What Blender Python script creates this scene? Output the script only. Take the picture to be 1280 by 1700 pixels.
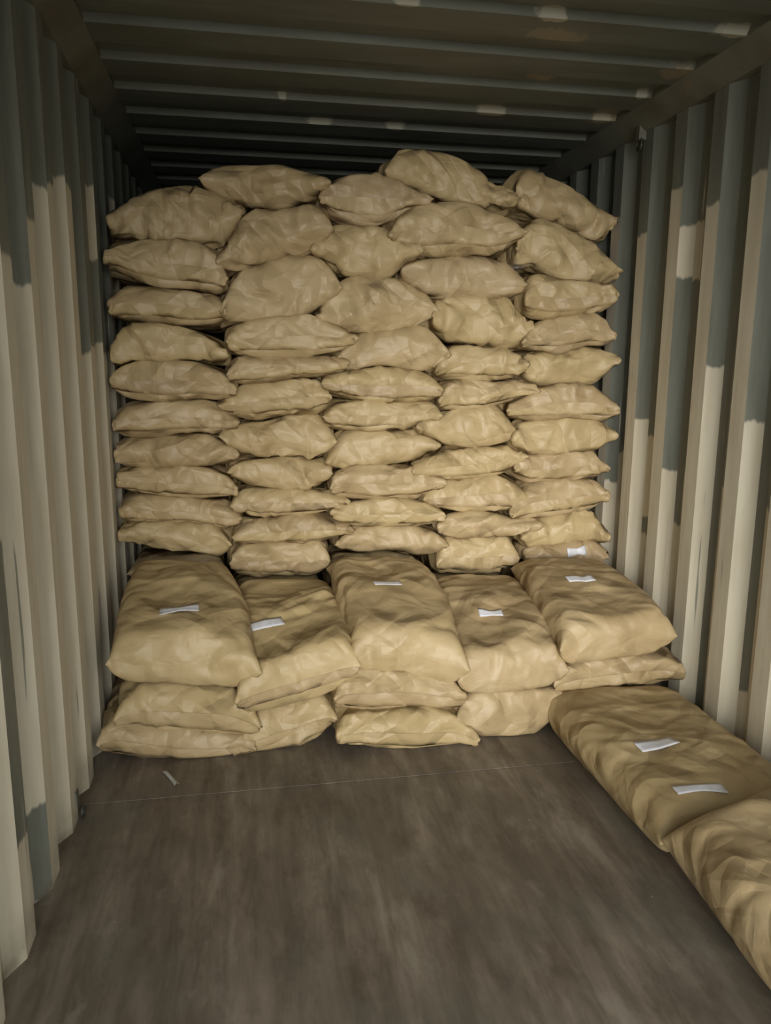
import bpy, math, random
import numpy as np
from mathutils import Vector, Matrix
from mathutils.bvhtree import BVHTree

# ---------------------------------------------------------------- clear
for o in list(bpy.data.objects):
    bpy.data.objects.remove(o, do_unlink=True)
scene = bpy.context.scene
COL = scene.collection

W, H = 2.34, 2.551            # inside width / height of the container (m)
Y_DOOR, Y_END = -0.25, 5.70   # open door end / closed end

# ---------------------------------------------------------------- camera
yaw, pitch, roll, fpx = 0.1788, 0.1881, 0.0071, 1288.0
fw = Vector((math.sin(yaw)*math.cos(pitch), math.cos(yaw)*math.cos(pitch), -math.sin(pitch)))
rt = Vector((math.cos(yaw), -math.sin(yaw), 0.0))
up = rt.cross(fw)
r2 = rt*math.cos(roll) + up*math.sin(roll)
u2 = -rt*math.sin(roll) + up*math.cos(roll)
cam_d = bpy.data.cameras.new('camera')
cam = bpy.data.objects.new('camera', cam_d)
COL.objects.link(cam)
m = Matrix((r2, u2, -fw)).transposed().to_4x4()
m.translation = Vector((0.5707, 0.0, 1.4625))
cam.matrix_world = m
cam_d.sensor_fit = 'VERTICAL'
cam_d.sensor_height = 24.0
cam_d.lens = 24.0*fpx/1700.0
cam_d.clip_start = 0.02
scene.camera = cam

# ---------------------------------------------------------------- light
world = bpy.data.worlds.new('world')
scene.world = world
world.use_nodes = True
bg = world.node_tree.nodes['Background']
bg.inputs['Color'].default_value = (0.95, 1.0, 0.98, 1)
bg.inputs['Strength'].default_value = 2.7
wt = world.node_tree                      # overcast sky above, dull yard ground below the horizon
tc = wt.nodes.new('ShaderNodeTexCoord'); sx = wt.nodes.new('ShaderNodeSeparateXYZ')
wt.links.new(tc.outputs['Generated'], sx.inputs[0])
mr = wt.nodes.new('ShaderNodeMapRange'); mr.inputs[1].default_value = -0.06; mr.inputs[2].default_value = 0.03
wt.links.new(sx.outputs[2], mr.inputs[0])
mx = wt.nodes.new('ShaderNodeMix'); mx.data_type = 'RGBA'
mx.inputs[6].default_value = (0.27, 0.27, 0.25, 1); mx.inputs[7].default_value = (0.97, 1.0, 0.98, 1)
wt.links.new(mr.outputs[0], mx.inputs[0]); wt.links.new(mx.outputs[2], bg.inputs['Color'])
sd = bpy.data.lights.new('daylight', 'SUN')
sd.energy = 3.7
sd.angle = math.radians(32)
sd.color = (1.0, 0.975, 0.92)
sun = bpy.data.objects.new('daylight', sd)
COL.objects.link(sun)
sun_dir = Vector((0.13, 1.0, -0.10))
sun.rotation_euler = sun_dir.to_track_quat('-Z', 'Y').to_euler()
vs = scene.view_settings
vs.view_transform = 'Standard'
vs.look = 'None'
vs.exposure = 0.0
vs.gamma = 1.0
vs.use_curve_mapping = False

# ---------------------------------------------------------------- node helpers
class NT:
    def __init__(self, name):
        self.mat = bpy.data.materials.new(name)
        self.mat.use_nodes = True
        self.t = self.mat.node_tree
        self.t.nodes.clear()
        self.out = self.t.nodes.new('ShaderNodeOutputMaterial')
        self.b = self.t.nodes.new('ShaderNodeBsdfPrincipled')
        self.t.links.new(self.b.outputs[0], self.out.inputs[0])
    def n(self, typ, **kw):
        nd = self.t.nodes.new(typ)
        for k, v in kw.items():
            if k.startswith('i_'):
                nd.inputs[k[2:].replace('_', ' ')].default_value = v
            else:
                setattr(nd, k, v)
        return nd
    def l(self, a, b):
        self.t.links.new(a, b)
    def set(self, sock, v):
        if hasattr(v, 'is_output') or isinstance(v, bpy.types.NodeSocket):
            self.l(v, sock)
        else:
            sock.default_value = v
    def math(self, op, a, b=0.0, c=None, clamp=False):
        nd = self.n('ShaderNodeMath', operation=op)
        nd.use_clamp = clamp
        self.set(nd.inputs[0], a); self.set(nd.inputs[1], b)
        if c is not None: self.set(nd.inputs[2], c)
        return nd.outputs[0]
    def mix(self, f, a, b, mode='MIX'):
        nd = self.n('ShaderNodeMix', data_type='RGBA', blend_type=mode)
        self.set(nd.inputs[0], f); self.set(nd.inputs[6], a); self.set(nd.inputs[7], b)
        return nd.outputs[2]
    def noise(self, vec, scale, detail=4, rough=0.55, dist=0.0):
        nd = self.n('ShaderNodeTexNoise')
        self.set(nd.inputs['Scale'], scale); nd.inputs['Detail'].default_value = detail
        nd.inputs['Roughness'].default_value = rough
        nd.inputs['Distortion'].default_value = dist
        self.l(vec, nd.inputs['Vector'])
        return nd.outputs[0]
    def ramp(self, v, lo, hi, a=0.0, b=1.0):
        nd = self.n('ShaderNodeMapRange')
        nd.clamp = True
        self.set(nd.inputs[0], v)
        for i, x in enumerate((lo, hi, a, b)): self.set(nd.inputs[1+i], x)
        return nd.outputs[0]
    def scaled(self, vec, s):
        nd = self.n('ShaderNodeVectorMath', operation='MULTIPLY')
        self.l(vec, nd.inputs[0]); nd.inputs[1].default_value = s
        return nd.outputs[0]
    def coord(self, which='Object'):
        return self.n('ShaderNodeTexCoord').outputs[which]
    def bump(self, h, strength, dist, prev=None):
        nd = self.n('ShaderNodeBump')
        nd.inputs['Strength'].default_value = strength
        nd.inputs['Distance'].default_value = dist
        self.l(h, nd.inputs['Height'])
        if prev is not None: self.l(prev, nd.inputs['Normal'])
        return nd.outputs[0]

def rgb(r, g, b):
    f = lambda c: (c/255/12.92 if c/255 <= 0.04045 else ((c/255+0.055)/1.055)**2.4)
    return (f(r), f(g), f(b), 1)

def kraft_material(name, base, dark, pale, seed, fold=1.3):
    t = NT(name)
    co = t.coord('Object')
    info = t.n('ShaderNodeObjectInfo')
    off = t.n('ShaderNodeVectorMath', operation='ADD')
    t.l(co, off.inputs[0])
    cmb = t.n('ShaderNodeCombineXYZ')
    rnd = info.outputs['Random']
    t.l(t.math('MULTIPLY', rnd, 37.0), cmb.inputs[0]); t.l(t.math('MULTIPLY', rnd, 91.0), cmb.inputs[1])
    cmb.inputs[2].default_value = seed
    t.l(cmb.outputs[0], off.inputs[1])
    v = off.outputs[0]
    n1 = t.noise(v, 3.0, 3)
    c = t.mix(t.ramp(n1, 0.35, 0.7), base, dark)
    n2 = t.noise(v, 5.5, 3, 0.5)
    c = t.mix(t.math('MULTIPLY', t.ramp(n2, 0.5, 0.75), 0.55), c, pale)
    # slight tint of each sack
    c = t.mix(t.math('MULTIPLY', rnd, 0.5), c, rgb(178, 158, 112))
    t.l(c, t.b.inputs['Base Color'])
    # paper relief: ridged creases + fine crumple
    vs_ = t.scaled(v, (1.0, 1.0, 1.6))
    a = t.noise(vs_, 7.5, 2, 0.5, 0.6)
    ridge = t.math('SUBTRACT', 1.0, t.math('MULTIPLY', t.math('ABSOLUTE', t.math('SUBTRACT', a, 0.5)), 5.0), clamp=True)
    wn = t.n('ShaderNodeTexNoise'); wn.inputs['Scale'].default_value = 3.0; wn.inputs['Detail'].default_value = 1.0
    t.l(v, wn.inputs['Vector'])
    wv = t.n('ShaderNodeVectorMath', operation='MULTIPLY_ADD')
    t.l(wn.outputs['Color'], wv.inputs[0]); wv.inputs[1].default_value = (0.30, 0.30, 0.30); t.l(v, wv.inputs[2])
    # folded sheet: flat facets meeting in creases (triangle folds along several directions)
    hsum = None
    for (kx, ky, kz), per, slope in (((1, .3, .8), .145, .17), ((-.7, .5, 1), .19, .19), ((.3, 1, -.6), .23, .15), ((1, -.8, .2), .11, .13), ((.2, .4, 1), .075, .09)):
        ln = math.sqrt(kx*kx+ky*ky+kz*kz)
        dp = t.n('ShaderNodeVectorMath', operation='DOT_PRODUCT')
        t.l(wv.outputs[0], dp.inputs[0]); dp.inputs[1].default_value = (kx/ln, ky/ln, kz/ln)
        tri = t.math('MULTIPLY', t.math('PINGPONG', dp.outputs['Value'], per/2), slope)
        lm = t.ramp(t.noise(off.outputs[0], 3.5+8*per, 1), 0.42, 0.6, 0.05, 1.0)   # folds fade in and out
        tri = t.math('MULTIPLY', tri, lm)
        hsum = tri if hsum is None else t.math('ADD', hsum, tri)
    b1 = t.bump(ridge, 0.22, 0.01)
    b2 = t.bump(hsum, 1.0, fold, b1)
    b3 = t.bump(t.noise(v, 60, 3), 0.08, 0.004, b2)
    t.l(b3, t.b.inputs['Normal'])
    t.b.inputs['Roughness'].default_value = 0.48
    t.b.inputs['Specular IOR Level'].default_value = 0.4
    return t.mat

MAT_KRAFT = kraft_material('kraft_paper', rgb(169, 148, 113), rgb(150, 128, 95), rgb(184, 165, 133), 0.0)
MAT_KRAFT_TAUT = kraft_material('kraft_paper_taut', rgb(169, 148, 113), rgb(150, 128, 95), rgb(184, 165, 133), 3.0, 0.75)

def plain(name, col, rough=0.6, metal=0.0):
    t = NT(name)
    co = t.coord('Object')
    n = t.noise(co, 30, 3)
    c = t.mix(t.ramp(n, 0.3, 0.7), col, tuple(x*0.8 for x in col[:3])+(1,))
    t.l(c, t.b.inputs['Base Color'])
    t.b.inputs['Roughness'].default_value = rough
    t.b.inputs['Metallic'].default_value = metal
    return t.mat

MAT_TAG = plain('white_tag_paper', rgb(226, 228, 236), 0.45)
MAT_STEEL = plain('dark_steel', rgb(70, 68, 60), 0.5, 0.5)
MAT_SCRAP = plain('clear_plastic_scrap', rgb(190, 190, 182), 0.25)

CREAM, GREY, RUST = rgb(200, 193, 174), rgb(116, 119, 110), rgb(112, 84, 60)

def wall_material():
    """grey repaint over worn cream paint; where the cream shows is stored per facet (z limits)"""
    t = NT('container_wall_paint')
    co = t.coord('Object')
    sep = t.n('ShaderNodeSeparateXYZ'); t.l(co, sep.inputs[0])
    z = sep.outputs[2]
    at = lambda nm: t.n('ShaderNodeAttribute', attribute_name=nm).outputs['Fac']
    wob = t.math('MULTIPLY', t.math('SUBTRACT', t.noise(t.scaled(co, (9, 9, 2.2)), 2.0, 3, 0.6), 0.5), 0.07)
    zz = t.math('ADD', z, wob)
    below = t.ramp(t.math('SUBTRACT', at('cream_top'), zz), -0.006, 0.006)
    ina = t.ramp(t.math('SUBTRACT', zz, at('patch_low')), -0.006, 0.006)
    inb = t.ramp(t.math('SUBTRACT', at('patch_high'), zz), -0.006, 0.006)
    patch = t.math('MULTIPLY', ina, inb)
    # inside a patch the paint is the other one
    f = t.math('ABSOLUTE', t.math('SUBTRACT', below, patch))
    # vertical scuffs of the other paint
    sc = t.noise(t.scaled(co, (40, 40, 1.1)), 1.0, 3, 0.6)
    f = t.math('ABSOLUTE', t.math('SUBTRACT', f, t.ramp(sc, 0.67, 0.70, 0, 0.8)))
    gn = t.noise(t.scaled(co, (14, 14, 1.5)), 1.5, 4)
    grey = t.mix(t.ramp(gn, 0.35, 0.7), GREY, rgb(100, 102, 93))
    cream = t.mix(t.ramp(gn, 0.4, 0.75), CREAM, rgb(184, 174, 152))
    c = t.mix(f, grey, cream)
    # brown dirt streaks and rust
    d = t.noise(t.scaled(co, (22, 22, 0.7)), 1.3, 5, 0.6)
    c = t.mix(t.ramp(d, 0.62, 0.82, 0, 0.45), c, rgb(130, 110, 90))
    # grime along the floor joint
    low = t.math('MULTIPLY', t.ramp(z, 0.16, 0.0), t.ramp(t.noise(co, 9, 4), 0.3, 0.7))
    c = t.mix(t.math('MULTIPLY', low, 0.8), c, rgb(92, 82, 66))
    t.l(c, t.b.inputs['Base Color'])
    t.b.inputs['Roughness'].default_value = 0.55
    t.b.inputs['Specular IOR Level'].default_value = 0.35
    t.l(t.bump(t.noise(co, 18, 3), 0.15, 0.01), t.b.inputs['Normal'])
    return t.mat

ROOF_SPOTS = [  # rust and worn spots of the roof: x, y, half width x, half length y, rust or bare
    (1.62, 2.72, .10, .07, 'r'), (0.76, 2.50, .16, .035, 'r'), (1.74, 3.12, .05, .06, 'r'),
    (1.66, 3.42, .06, .05, 'r'), (2.20, 2.95, .07, .06, 'r'), (2.19, 3.5, .06, .10, 'r'),
    (1.56, 2.578, .05, .03, 'b'), (1.10, 2.58, .05, .02, 'b'), (2.20, 2.58, .06, .03, 'b'),
    (2.21, 3.21, .03, .03, 'b'), (2.18, 3.53, .04, .03, 'b'), (0.76, 3.53, .025, .03, 'b'),
    (1.66, 3.53, .07, .03, 'b'), (1.30, 3.84, .05, .03, 'b'), (0.95, 3.84, .06, .02, 'b')]

def roof_material():
    t = NT('container_roof_paint')
    co = t.coord('Object')
    gn = t.noise(t.scaled(co, (1.2, 5, 5)), 2.2, 5, 0.6)
    c = t.mix(t.ramp(gn, 0.35, 0.7), rgb(102, 106, 97), rgb(88, 88, 78))
    rn = t.noise(co, 12, 4, 0.65)
    sep = t.n('ShaderNodeSeparateXYZ'); t.l(co, sep.inputs[0])
    masks = {'r': None, 'b': None}
    for (x, y, hx, hy, k) in ROOF_SPOTS:
        dx = t.math('DIVIDE', t.math('SUBTRACT', sep.outputs[0], x), hx)
        dy = t.math('DIVIDE', t.math('SUBTRACT', sep.outputs[1], y), hy)
        d = t.math('SQRT', t.math('ADD', t.math('MULTIPLY', dx, dx), t.math('MULTIPLY', dy, dy)))
        d = t.math('ADD', d, t.math('MULTIPLY', t.math('SUBTRACT', rn, 0.5), 2.4))
        mk = t.ramp(d, 1.05, 0.75)
        masks[k] = mk if masks[k] is None else t.math('MAXIMUM', masks[k], mk)
    c = t.mix(t.math('MULTIPLY', masks['r'], 0.6), c, rgb(150, 134, 110))
    c = t.mix(t.math('MULTIPLY', masks['b'], 0.55), c, rgb(190, 184, 164))
    t.l(c, t.b.inputs['Base Color'])
    t.b.inputs['Roughness'].default_value = 0.5
    t.l(t.bump(t.noise(co, 6, 3), 0.2, 0.02), t.b.inputs['Normal'])
    return t.mat

def rail_material():
    t = NT('rail_paint')
    co = t.coord('Object')
    c = t.mix(t.ramp(t.noise(co, 5, 4), 0.4, 0.65), rgb(104, 105, 94), rgb(88, 84, 72))
    c = t.mix(t.ramp(t.noise(co, 7, 5, 0.65), 0.6, 0.7, 0, 0.8), c, rgb(124, 106, 80))
    t.l(c, t.b.inputs['Base Color'])
    t.b.inputs['Roughness'].default_value = 0.6
    return t.mat

def floor_material():
    t = NT('worn_floor_plywood')
    co = t.coord('Object')
    st = t.scaled(co, (1.0, 0.14, 1.0))
    a = t.noise(st, 16, 6, 0.62, 0.4)
    b = t.noise(t.scaled(co, (1.0, 0.25, 1.0)), 5.0, 4, 0.6)
    c = t.mix(t.ramp(a, 0.36, 0.66), rgb(100, 90, 78), rgb(144, 134, 121))
    c = t.mix(t.ramp(b, 0.38, 0.62, 0.0, 0.75), c, rgb(96, 88, 77))
    # pale drag scratches
    s = t.noise(t.scaled(co, (60, 1.6, 1)), 1.0, 3, 0.6)
    c = t.mix(t.ramp(s, 0.66, 0.78, 0, 0.5), c, rgb(150, 140, 124))
    w2 = t.noise(t.scaled(co, (1.0, 0.45, 1.0)), 9.0, 4, 0.7)
    c = t.mix(t.ramp(w2, 0.5, 0.68, 0, 0.6), c, rgb(78, 66, 56))
    c = t.mix(t.ramp(w2, 0.44, 0.32, 0, 0.45), c, rgb(150, 142, 130))
    # green-grey stains
    g = t.noise(co, 3.2, 4, 0.6)
    c = t.mix(t.ramp(g, 0.52, 0.7, 0, 0.5), c, rgb(96, 96, 86))
    # small pale spill specks
    p = t.noise(co, 34, 2, 0.5)
    c = t.mix(t.ramp(p, 0.74, 0.78, 0, 0.5), c, rgb(168, 158, 138))
    t.l(c, t.b.inputs['Base Color'])
    t.l(t.ramp(a, 0.3, 0.7, 0.62, 0.42), t.b.inputs['Roughness'])
    t.l(t.bump(a, 0.25, 0.006), t.b.inputs['Normal'])
    return t.mat

MAT_WALL, MAT_ROOF, MAT_RAIL, MAT_FLOOR = wall_material(), roof_material(), rail_material(), floor_material()
MAT_GAP = plain('dusty_joint', rgb(128, 120, 104), 0.9)

# ---------------------------------------------------------------- mesh helpers
def mesh_obj(name, verts, faces, mat, parent=None, smooth=False, origin=(0, 0, 0)):
    me = bpy.data.meshes.new(name)
    ov = np.array(origin, float)
    me.from_pydata((np.array(verts, float) - ov).tolist(), [], faces)
    if smooth:
        me.polygons.foreach_set('use_smooth', [True]*len(me.polygons))
    me.materials.append(mat)
    me.update()
    o = bpy.data.objects.new(name, me)
    COL.objects.link(o)
    o.location = origin
    if parent is not None:
        o.parent = parent
        o.location = Vector(origin) - parent.location
    return o

def box_geo(x0, x1, y0, y1, z0, z1):
    v = [(x0,y0,z0),(x1,y0,z0),(x1,y1,z0),(x0,y1,z0),(x0,y0,z1),(x1,y0,z1),(x1,y1,z1),(x0,y1,z1)]
    f = [(0,3,2,1),(4,5,6,7),(0,1,5,4),(1,2,6,5),(2,3,7,6),(3,0,4,7)]
    return v, f

def box(name, x0, x1, y0, y1, z0, z1, mat, parent=None, bevel=0.0):
    v, f = box_geo(x0, x1, y0, y1, z0, z1)
    o = mesh_obj(name, v, f, mat, parent)
    if bevel:
        b = o.modifiers.new('bevel', 'BEVEL'); b.width = bevel; b.segments = 2
    return o

def prism_y(name, poly, y0, y1, mat, parent=None):
    n = len(poly)
    v = [(x, y0, z) for x, z in poly] + [(x, y1, z) for x, z in poly]
    f = [tuple(range(n))[::-1], tuple(range(n, 2*n))]
    f += [(i, (i+1) % n, (i+1) % n + n, i + n) for i in range(n)]
    return mesh_obj(name, v, f, mat, parent)

def structure(o):
    o['kind'] = 'structure'
    return o

# ---------------------------------------------------------------- corrugated side walls
PERIOD, FLAT_IN, SLOPE, DEPTH = 0.2680, 0.086, 0.064, 0.036
FLAT_OUT = PERIOD - FLAT_IN - 2*SLOPE
rng = random.Random(11)

def corrugated_wall(name, x_in, sign, y_inner0, paint):
    """x_in: plane of the inner flats; sign -1 = recesses go to -x.  y_inner0: start of one inner flat."""
    k0 = int(math.floor((Y_DOOR - y_inner0)/PERIOD)) + 1
    k1 = int(math.ceil((Y_END - y_inner0)/PERIOD)) - 1
    pts, facets = [], []
    for k in range(k0, k1+1):
        y = y_inner0 + k*PERIOD
        xo = x_in + sign*DEPTH
        pts += [(x_in, y), (x_in, y+FLAT_IN), (xo, y+FLAT_IN+SLOPE), (xo, y+FLAT_IN+SLOPE+FLAT_OUT)]
        facets += [(k, 'in'), (k, 'away'), (k, 'out'), (k, 'face')]
    pts.append((x_in, y_inner0 + (k1+1)*PERIOD))
    zs = [0.0, 0.5, 1.0, 1.5, 2.0, H-0.04]
    verts, faces, fa = [], [], []
    for z in zs:
        verts += [(x, y, z) for x, y in pts]
    n = len(pts)
    for j in range(len(zs)-1):
        for i in range(n-1):
            q = (j*n+i, j*n+i+1, (j+1)*n+i+1, (j+1)*n+i)
            faces.append(q if sign < 0 else q[::-1])
            fa.append(paint(*facets[i]))
    o = structure(mesh_obj(name, verts, faces, MAT_WALL))
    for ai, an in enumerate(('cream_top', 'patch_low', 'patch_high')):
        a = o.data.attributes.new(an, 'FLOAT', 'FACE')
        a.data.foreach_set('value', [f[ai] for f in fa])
    s = o.modifiers.new('sheet', 'SOLIDIFY'); s.thickness = 0.003; s.offset = -1.0
    return o

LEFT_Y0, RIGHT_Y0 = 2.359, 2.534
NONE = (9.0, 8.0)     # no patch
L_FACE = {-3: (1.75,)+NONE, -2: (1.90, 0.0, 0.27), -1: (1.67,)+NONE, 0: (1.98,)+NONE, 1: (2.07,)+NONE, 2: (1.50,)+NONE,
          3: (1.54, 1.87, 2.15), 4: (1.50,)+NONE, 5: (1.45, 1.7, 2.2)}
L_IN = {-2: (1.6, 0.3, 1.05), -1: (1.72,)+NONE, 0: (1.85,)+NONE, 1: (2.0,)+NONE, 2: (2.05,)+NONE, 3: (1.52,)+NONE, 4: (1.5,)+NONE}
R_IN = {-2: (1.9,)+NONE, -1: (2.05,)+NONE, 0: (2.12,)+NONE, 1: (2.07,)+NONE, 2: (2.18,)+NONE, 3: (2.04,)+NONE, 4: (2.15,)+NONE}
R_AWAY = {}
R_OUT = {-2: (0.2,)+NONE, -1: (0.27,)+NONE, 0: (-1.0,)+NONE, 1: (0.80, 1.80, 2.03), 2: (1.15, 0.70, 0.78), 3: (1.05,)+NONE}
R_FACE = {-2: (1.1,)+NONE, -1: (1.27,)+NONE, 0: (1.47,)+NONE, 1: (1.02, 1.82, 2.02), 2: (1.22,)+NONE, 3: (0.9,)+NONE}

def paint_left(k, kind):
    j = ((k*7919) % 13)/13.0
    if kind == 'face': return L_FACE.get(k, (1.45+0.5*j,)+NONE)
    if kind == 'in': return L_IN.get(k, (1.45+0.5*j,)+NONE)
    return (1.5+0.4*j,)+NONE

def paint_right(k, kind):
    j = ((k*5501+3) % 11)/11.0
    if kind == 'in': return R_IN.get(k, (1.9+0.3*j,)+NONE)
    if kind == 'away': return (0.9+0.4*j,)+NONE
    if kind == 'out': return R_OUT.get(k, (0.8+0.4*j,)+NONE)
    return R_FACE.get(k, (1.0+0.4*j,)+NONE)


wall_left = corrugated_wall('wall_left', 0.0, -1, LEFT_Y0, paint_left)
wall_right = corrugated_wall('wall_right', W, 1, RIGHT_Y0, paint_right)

# end wall: corrugated steel front of the container behind the stacks
pts = []
x = -0.03
while x < W + 0.03:
    pts += [(x, Y_END), (x+0.09, Y_END), (x+0.14, Y_END+0.04), (x+0.23, Y_END+0.04), (x+0.28, Y_END)][:4]
    x += 0.28
verts = [(px, py, z) for z in (0.0, H) for px, py in pts]
n = len(pts)
wall_back = structure(mesh_obj('wall_back', verts, [(i, n+i, n+i+1, i+1) for i in range(n-1)], plain('end_wall_paint', GREY, 0.6)))
s = wall_back.modifiers.new('sheet', 'SOLIDIFY'); s.thickness = 0.003

# roof
RY0, RSTEP = 2.894, 0.3161
pts = []
k = -11
while RY0 + k*RSTEP < Y_END + 0.2:
    y = RY0 + k*RSTEP
    pts += [(y-0.008, H+0.024), (y+0.008, H), (y+0.165, H), (y+0.190, H+0.024)]
    k += 1
n = len(pts)
verts = [(xx, py, pz) for xx in (0.02, W-0.02) for py, pz in pts]
ceiling = structure(mesh_obj('ceiling', verts, [(i, i+1, n+i+1, n+i) for i in range(n-1)], MAT_ROOF))
s = ceiling.modifiers.new('sheet', 'SOLIDIFY'); s.thickness = 0.003; s.offset = 1.0
# top rails under the roof edges
prism_y('top_rail', [(-0.05, H+0.03), (0.088, H+0.03), (0.088, H-0.004), (0.004, H-0.075), (-0.05, H-0.075)], Y_DOOR, Y_END, MAT_RAIL, wall_left)
prism_y('top_rail', [(W+0.05, H+0.03), (W-0.088, H+0.03), (W-0.088, H-0.004), (W-0.004, H-0.075), (W+0.05, H-0.075)][::-1], Y_DOOR, Y_END, MAT_RAIL, wall_right)

# floor: plywood sheets on a dark bearer deck
floor = structure(box('floor', -0.06, W+0.06, Y_DOOR-0.1, Y_END+0.05, -0.08, -0.006, MAT_GAP))
ys = [Y_DOOR-0.1, 0.105, 2.519, 4.93, Y_END+0.05]
for a, b in zip(ys[:-1], ys[1:]):
    box('floor_sheet', -0.05, W+0.05, a+0.002, b-0.002, -0.006, 0.0, MAT_FLOOR, floor, 0.002)

# door frame of the open end
structure(prism_y('trim_1', [(-0.12, H+0.03), (W+0.12, H+0.03), (W+0.12, H-0.10), (-0.12, H-0.10)][::-1], Y_DOOR-0.12, Y_DOOR, MAT_RAIL))
for i, (xa, xb) in enumerate(((-0.12, 0.0), (W, W+0.12))):
    structure(box('trim_%d' % (i+2), xa, xb, Y_DOOR-0.12, Y_DOOR, -0.08, H-0.10, MAT_RAIL))

# ---------------------------------------------------------------- filled-sack shapes (inflated sheet, solved once)
def solve_sacks(nvar, nu=41, nv=57, wid=0.54, length=0.88, steps=85, inner=9, seed=5):
    """position-based inflation of two sheets sewn round the edge, between soft uneven plates"""
    r = np.random.RandomState(seed)
    gx = np.linspace(-wid/2, wid/2, nu); gy = np.linspace(0, length, nv)
    du, dv = gx[1]-gx[0], gy[1]-gy[0]; dd = math.hypot(du, dv)
    X = np.zeros((nvar, 2, nu, nv, 3))
    X[..., 0] = gx[:, None]; X[..., 1] = gy[None, :]
    bumpf = ((1-(gx/(wid/2))**2)[:, None]*(1-((gy-length/2)/(length/2))**2)[None, :])
    X[:, 0, ..., 2] = 0.075 + 0.03*bumpf; X[:, 1, ..., 2] = 0.075 - 0.03*bumpf
    X += r.normal(0, 0.0035, X.shape)
    # plates
    def lump(amp):
        z = np.zeros((nvar, nu, nv))
        U, V = np.meshgrid(gx/wid, gy/length, indexing='ij')
        for i in range(nvar):
            for _ in range(7):
                fx, fy, ph = r.uniform(-2.2, 2.2), r.uniform(-2.6, 2.6), r.uniform(0, 6.28)
                z[i] += amp*np.sin(6.28*(fx*U+fy*V)+ph)/2.2
        return z
    top = 0.150 + lump(0.006); bot = 0.0 + np.abs(lump(0.005))
    Vv = np.zeros_like(X)
    edge = np.zeros((nu, nv), bool); edge[0] = edge[-1] = True; edge[:, 0] = edge[:, -1] = True
    def sew():
        mid = 0.5*(X[:, 0][:, edge] + X[:, 1][:, edge])
        X[:, 0][:, edge] = mid; X[:, 1][:, edge] = mid
    def con(A, B, rest, k):
        d = B - A
        ln = np.sqrt((d*d).sum(-1, keepdims=True)) + 1e-9
        c = d*(0.5*k*(1-rest/ln))
        A += c; B -= c
    sew()
    for st in range(steps):
        # pressure along sheet normals
        tu = np.zeros_like(X); tv = np.zeros_like(X)
        tu[:, :, 1:-1] = X[:, :, 2:]-X[:, :, :-2]; tv[:, :, :, 1:-1] = X[:, :, :, 2:]-X[:, :, :, :-2]
        nn = np.cross(tu, tv); nn[:, 1] *= -1
        nn /= (4*du*dv)
        p = 0.0016 if st < steps*0.7 else 0.0012
        old = X.copy()
        X += 0.90*Vv + nn*p
        for it in range(inner):
            for s_ in (0, 1):
                con(X[:, :, s_:-1:2], X[:, :, s_+1::2], du, 1.0)
                con(X[:, :, :, s_:-1:2], X[:, :, :, s_+1::2], dv, 1.0)
                con(X[:, :, s_:-1:2, :-1], X[:, :, s_+1::2, 1:], dd, 0.55)
                con(X[:, :, s_:-1:2, 1:], X[:, :, s_+1::2, :-1], dd, 0.55)
            if it % 3 == 0:
                for s_ in (0, 1, 2, 3):
                    a = X[:, :, s_:-2:4]; b = X[:, :, s_+2::4]
                    mN = min(a.shape[2], b.shape[2]); con(a[:, :, :mN], b[:, :, :mN], 2*du, 0.10)
                    a = X[:, :, :, s_:-2:4]; b = X[:, :, :, s_+2::4]
                    mN = min(a.shape[3], b.shape[3]); con(a[:, :, :, :mN], b[:, :, :, :mN], 2*dv, 0.10)
            sew()
            z = X[..., 2]
            np.minimum(z, top[:, None], out=z); np.maximum(z, bot[:, None], out=z)
        Vv = np.clip(X-old, -0.01, 0.01)
    return X

NU, NV, NVAR = 49, 57, 6
SACKS = solve_sacks(NVAR, NU, NV)
for _ in range(2):                       # take out grid-scale zigzag, keep the real folds
    S_ = SACKS.copy()
    SACKS[:, :, 1:-1, 1:-1] = 0.5*S_[:, :, 1:-1, 1:-1] + 0.125*(S_[:, :, :-2, 1:-1]+S_[:, :, 2:, 1:-1]+S_[:, :, 1:-1, :-2]+S_[:, :, 1:-1, 2:])
    for e in (0, -1):
        SACKS[:, :, e, 1:-1] = 0.4*S_[:, :, e, 1:-1] + 0.3*(S_[:, :, e, :-2]+S_[:, :, e, 2:])
        SACKS[:, :, 1:-1, e] = 0.4*S_[:, :, 1:-1, e] + 0.3*(S_[:, :, :-2, e]+S_[:, :, 2:, e])

def grid_faces():
    f = []
    idx = np.zeros((2, NU, NV), int)
    c = 0
    for i in range(NU):
        for j in range(NV):
            idx[0, i, j] = c; c += 1
    for i in range(NU):
        for j in range(NV):
            if i in (0, NU-1) or j in (0, NV-1):
                idx[1, i, j] = idx[0, i, j]
            else:
                idx[1, i, j] = c; c += 1
    for i in range(NU-1):
        for j in range(NV-1):
            f.append((idx[0,i,j], idx[0,i+1,j], idx[0,i+1,j+1], idx[0,i,j+1]))
            f.append((idx[1,i,j], idx[1,i,j+1], idx[1,i+1,j+1], idx[1,i+1,j]))
    f = [tuple(int(a) for a in q) for q in f]
    return idx, f, c
IDX, GF, NVERT = grid_faces()

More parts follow.
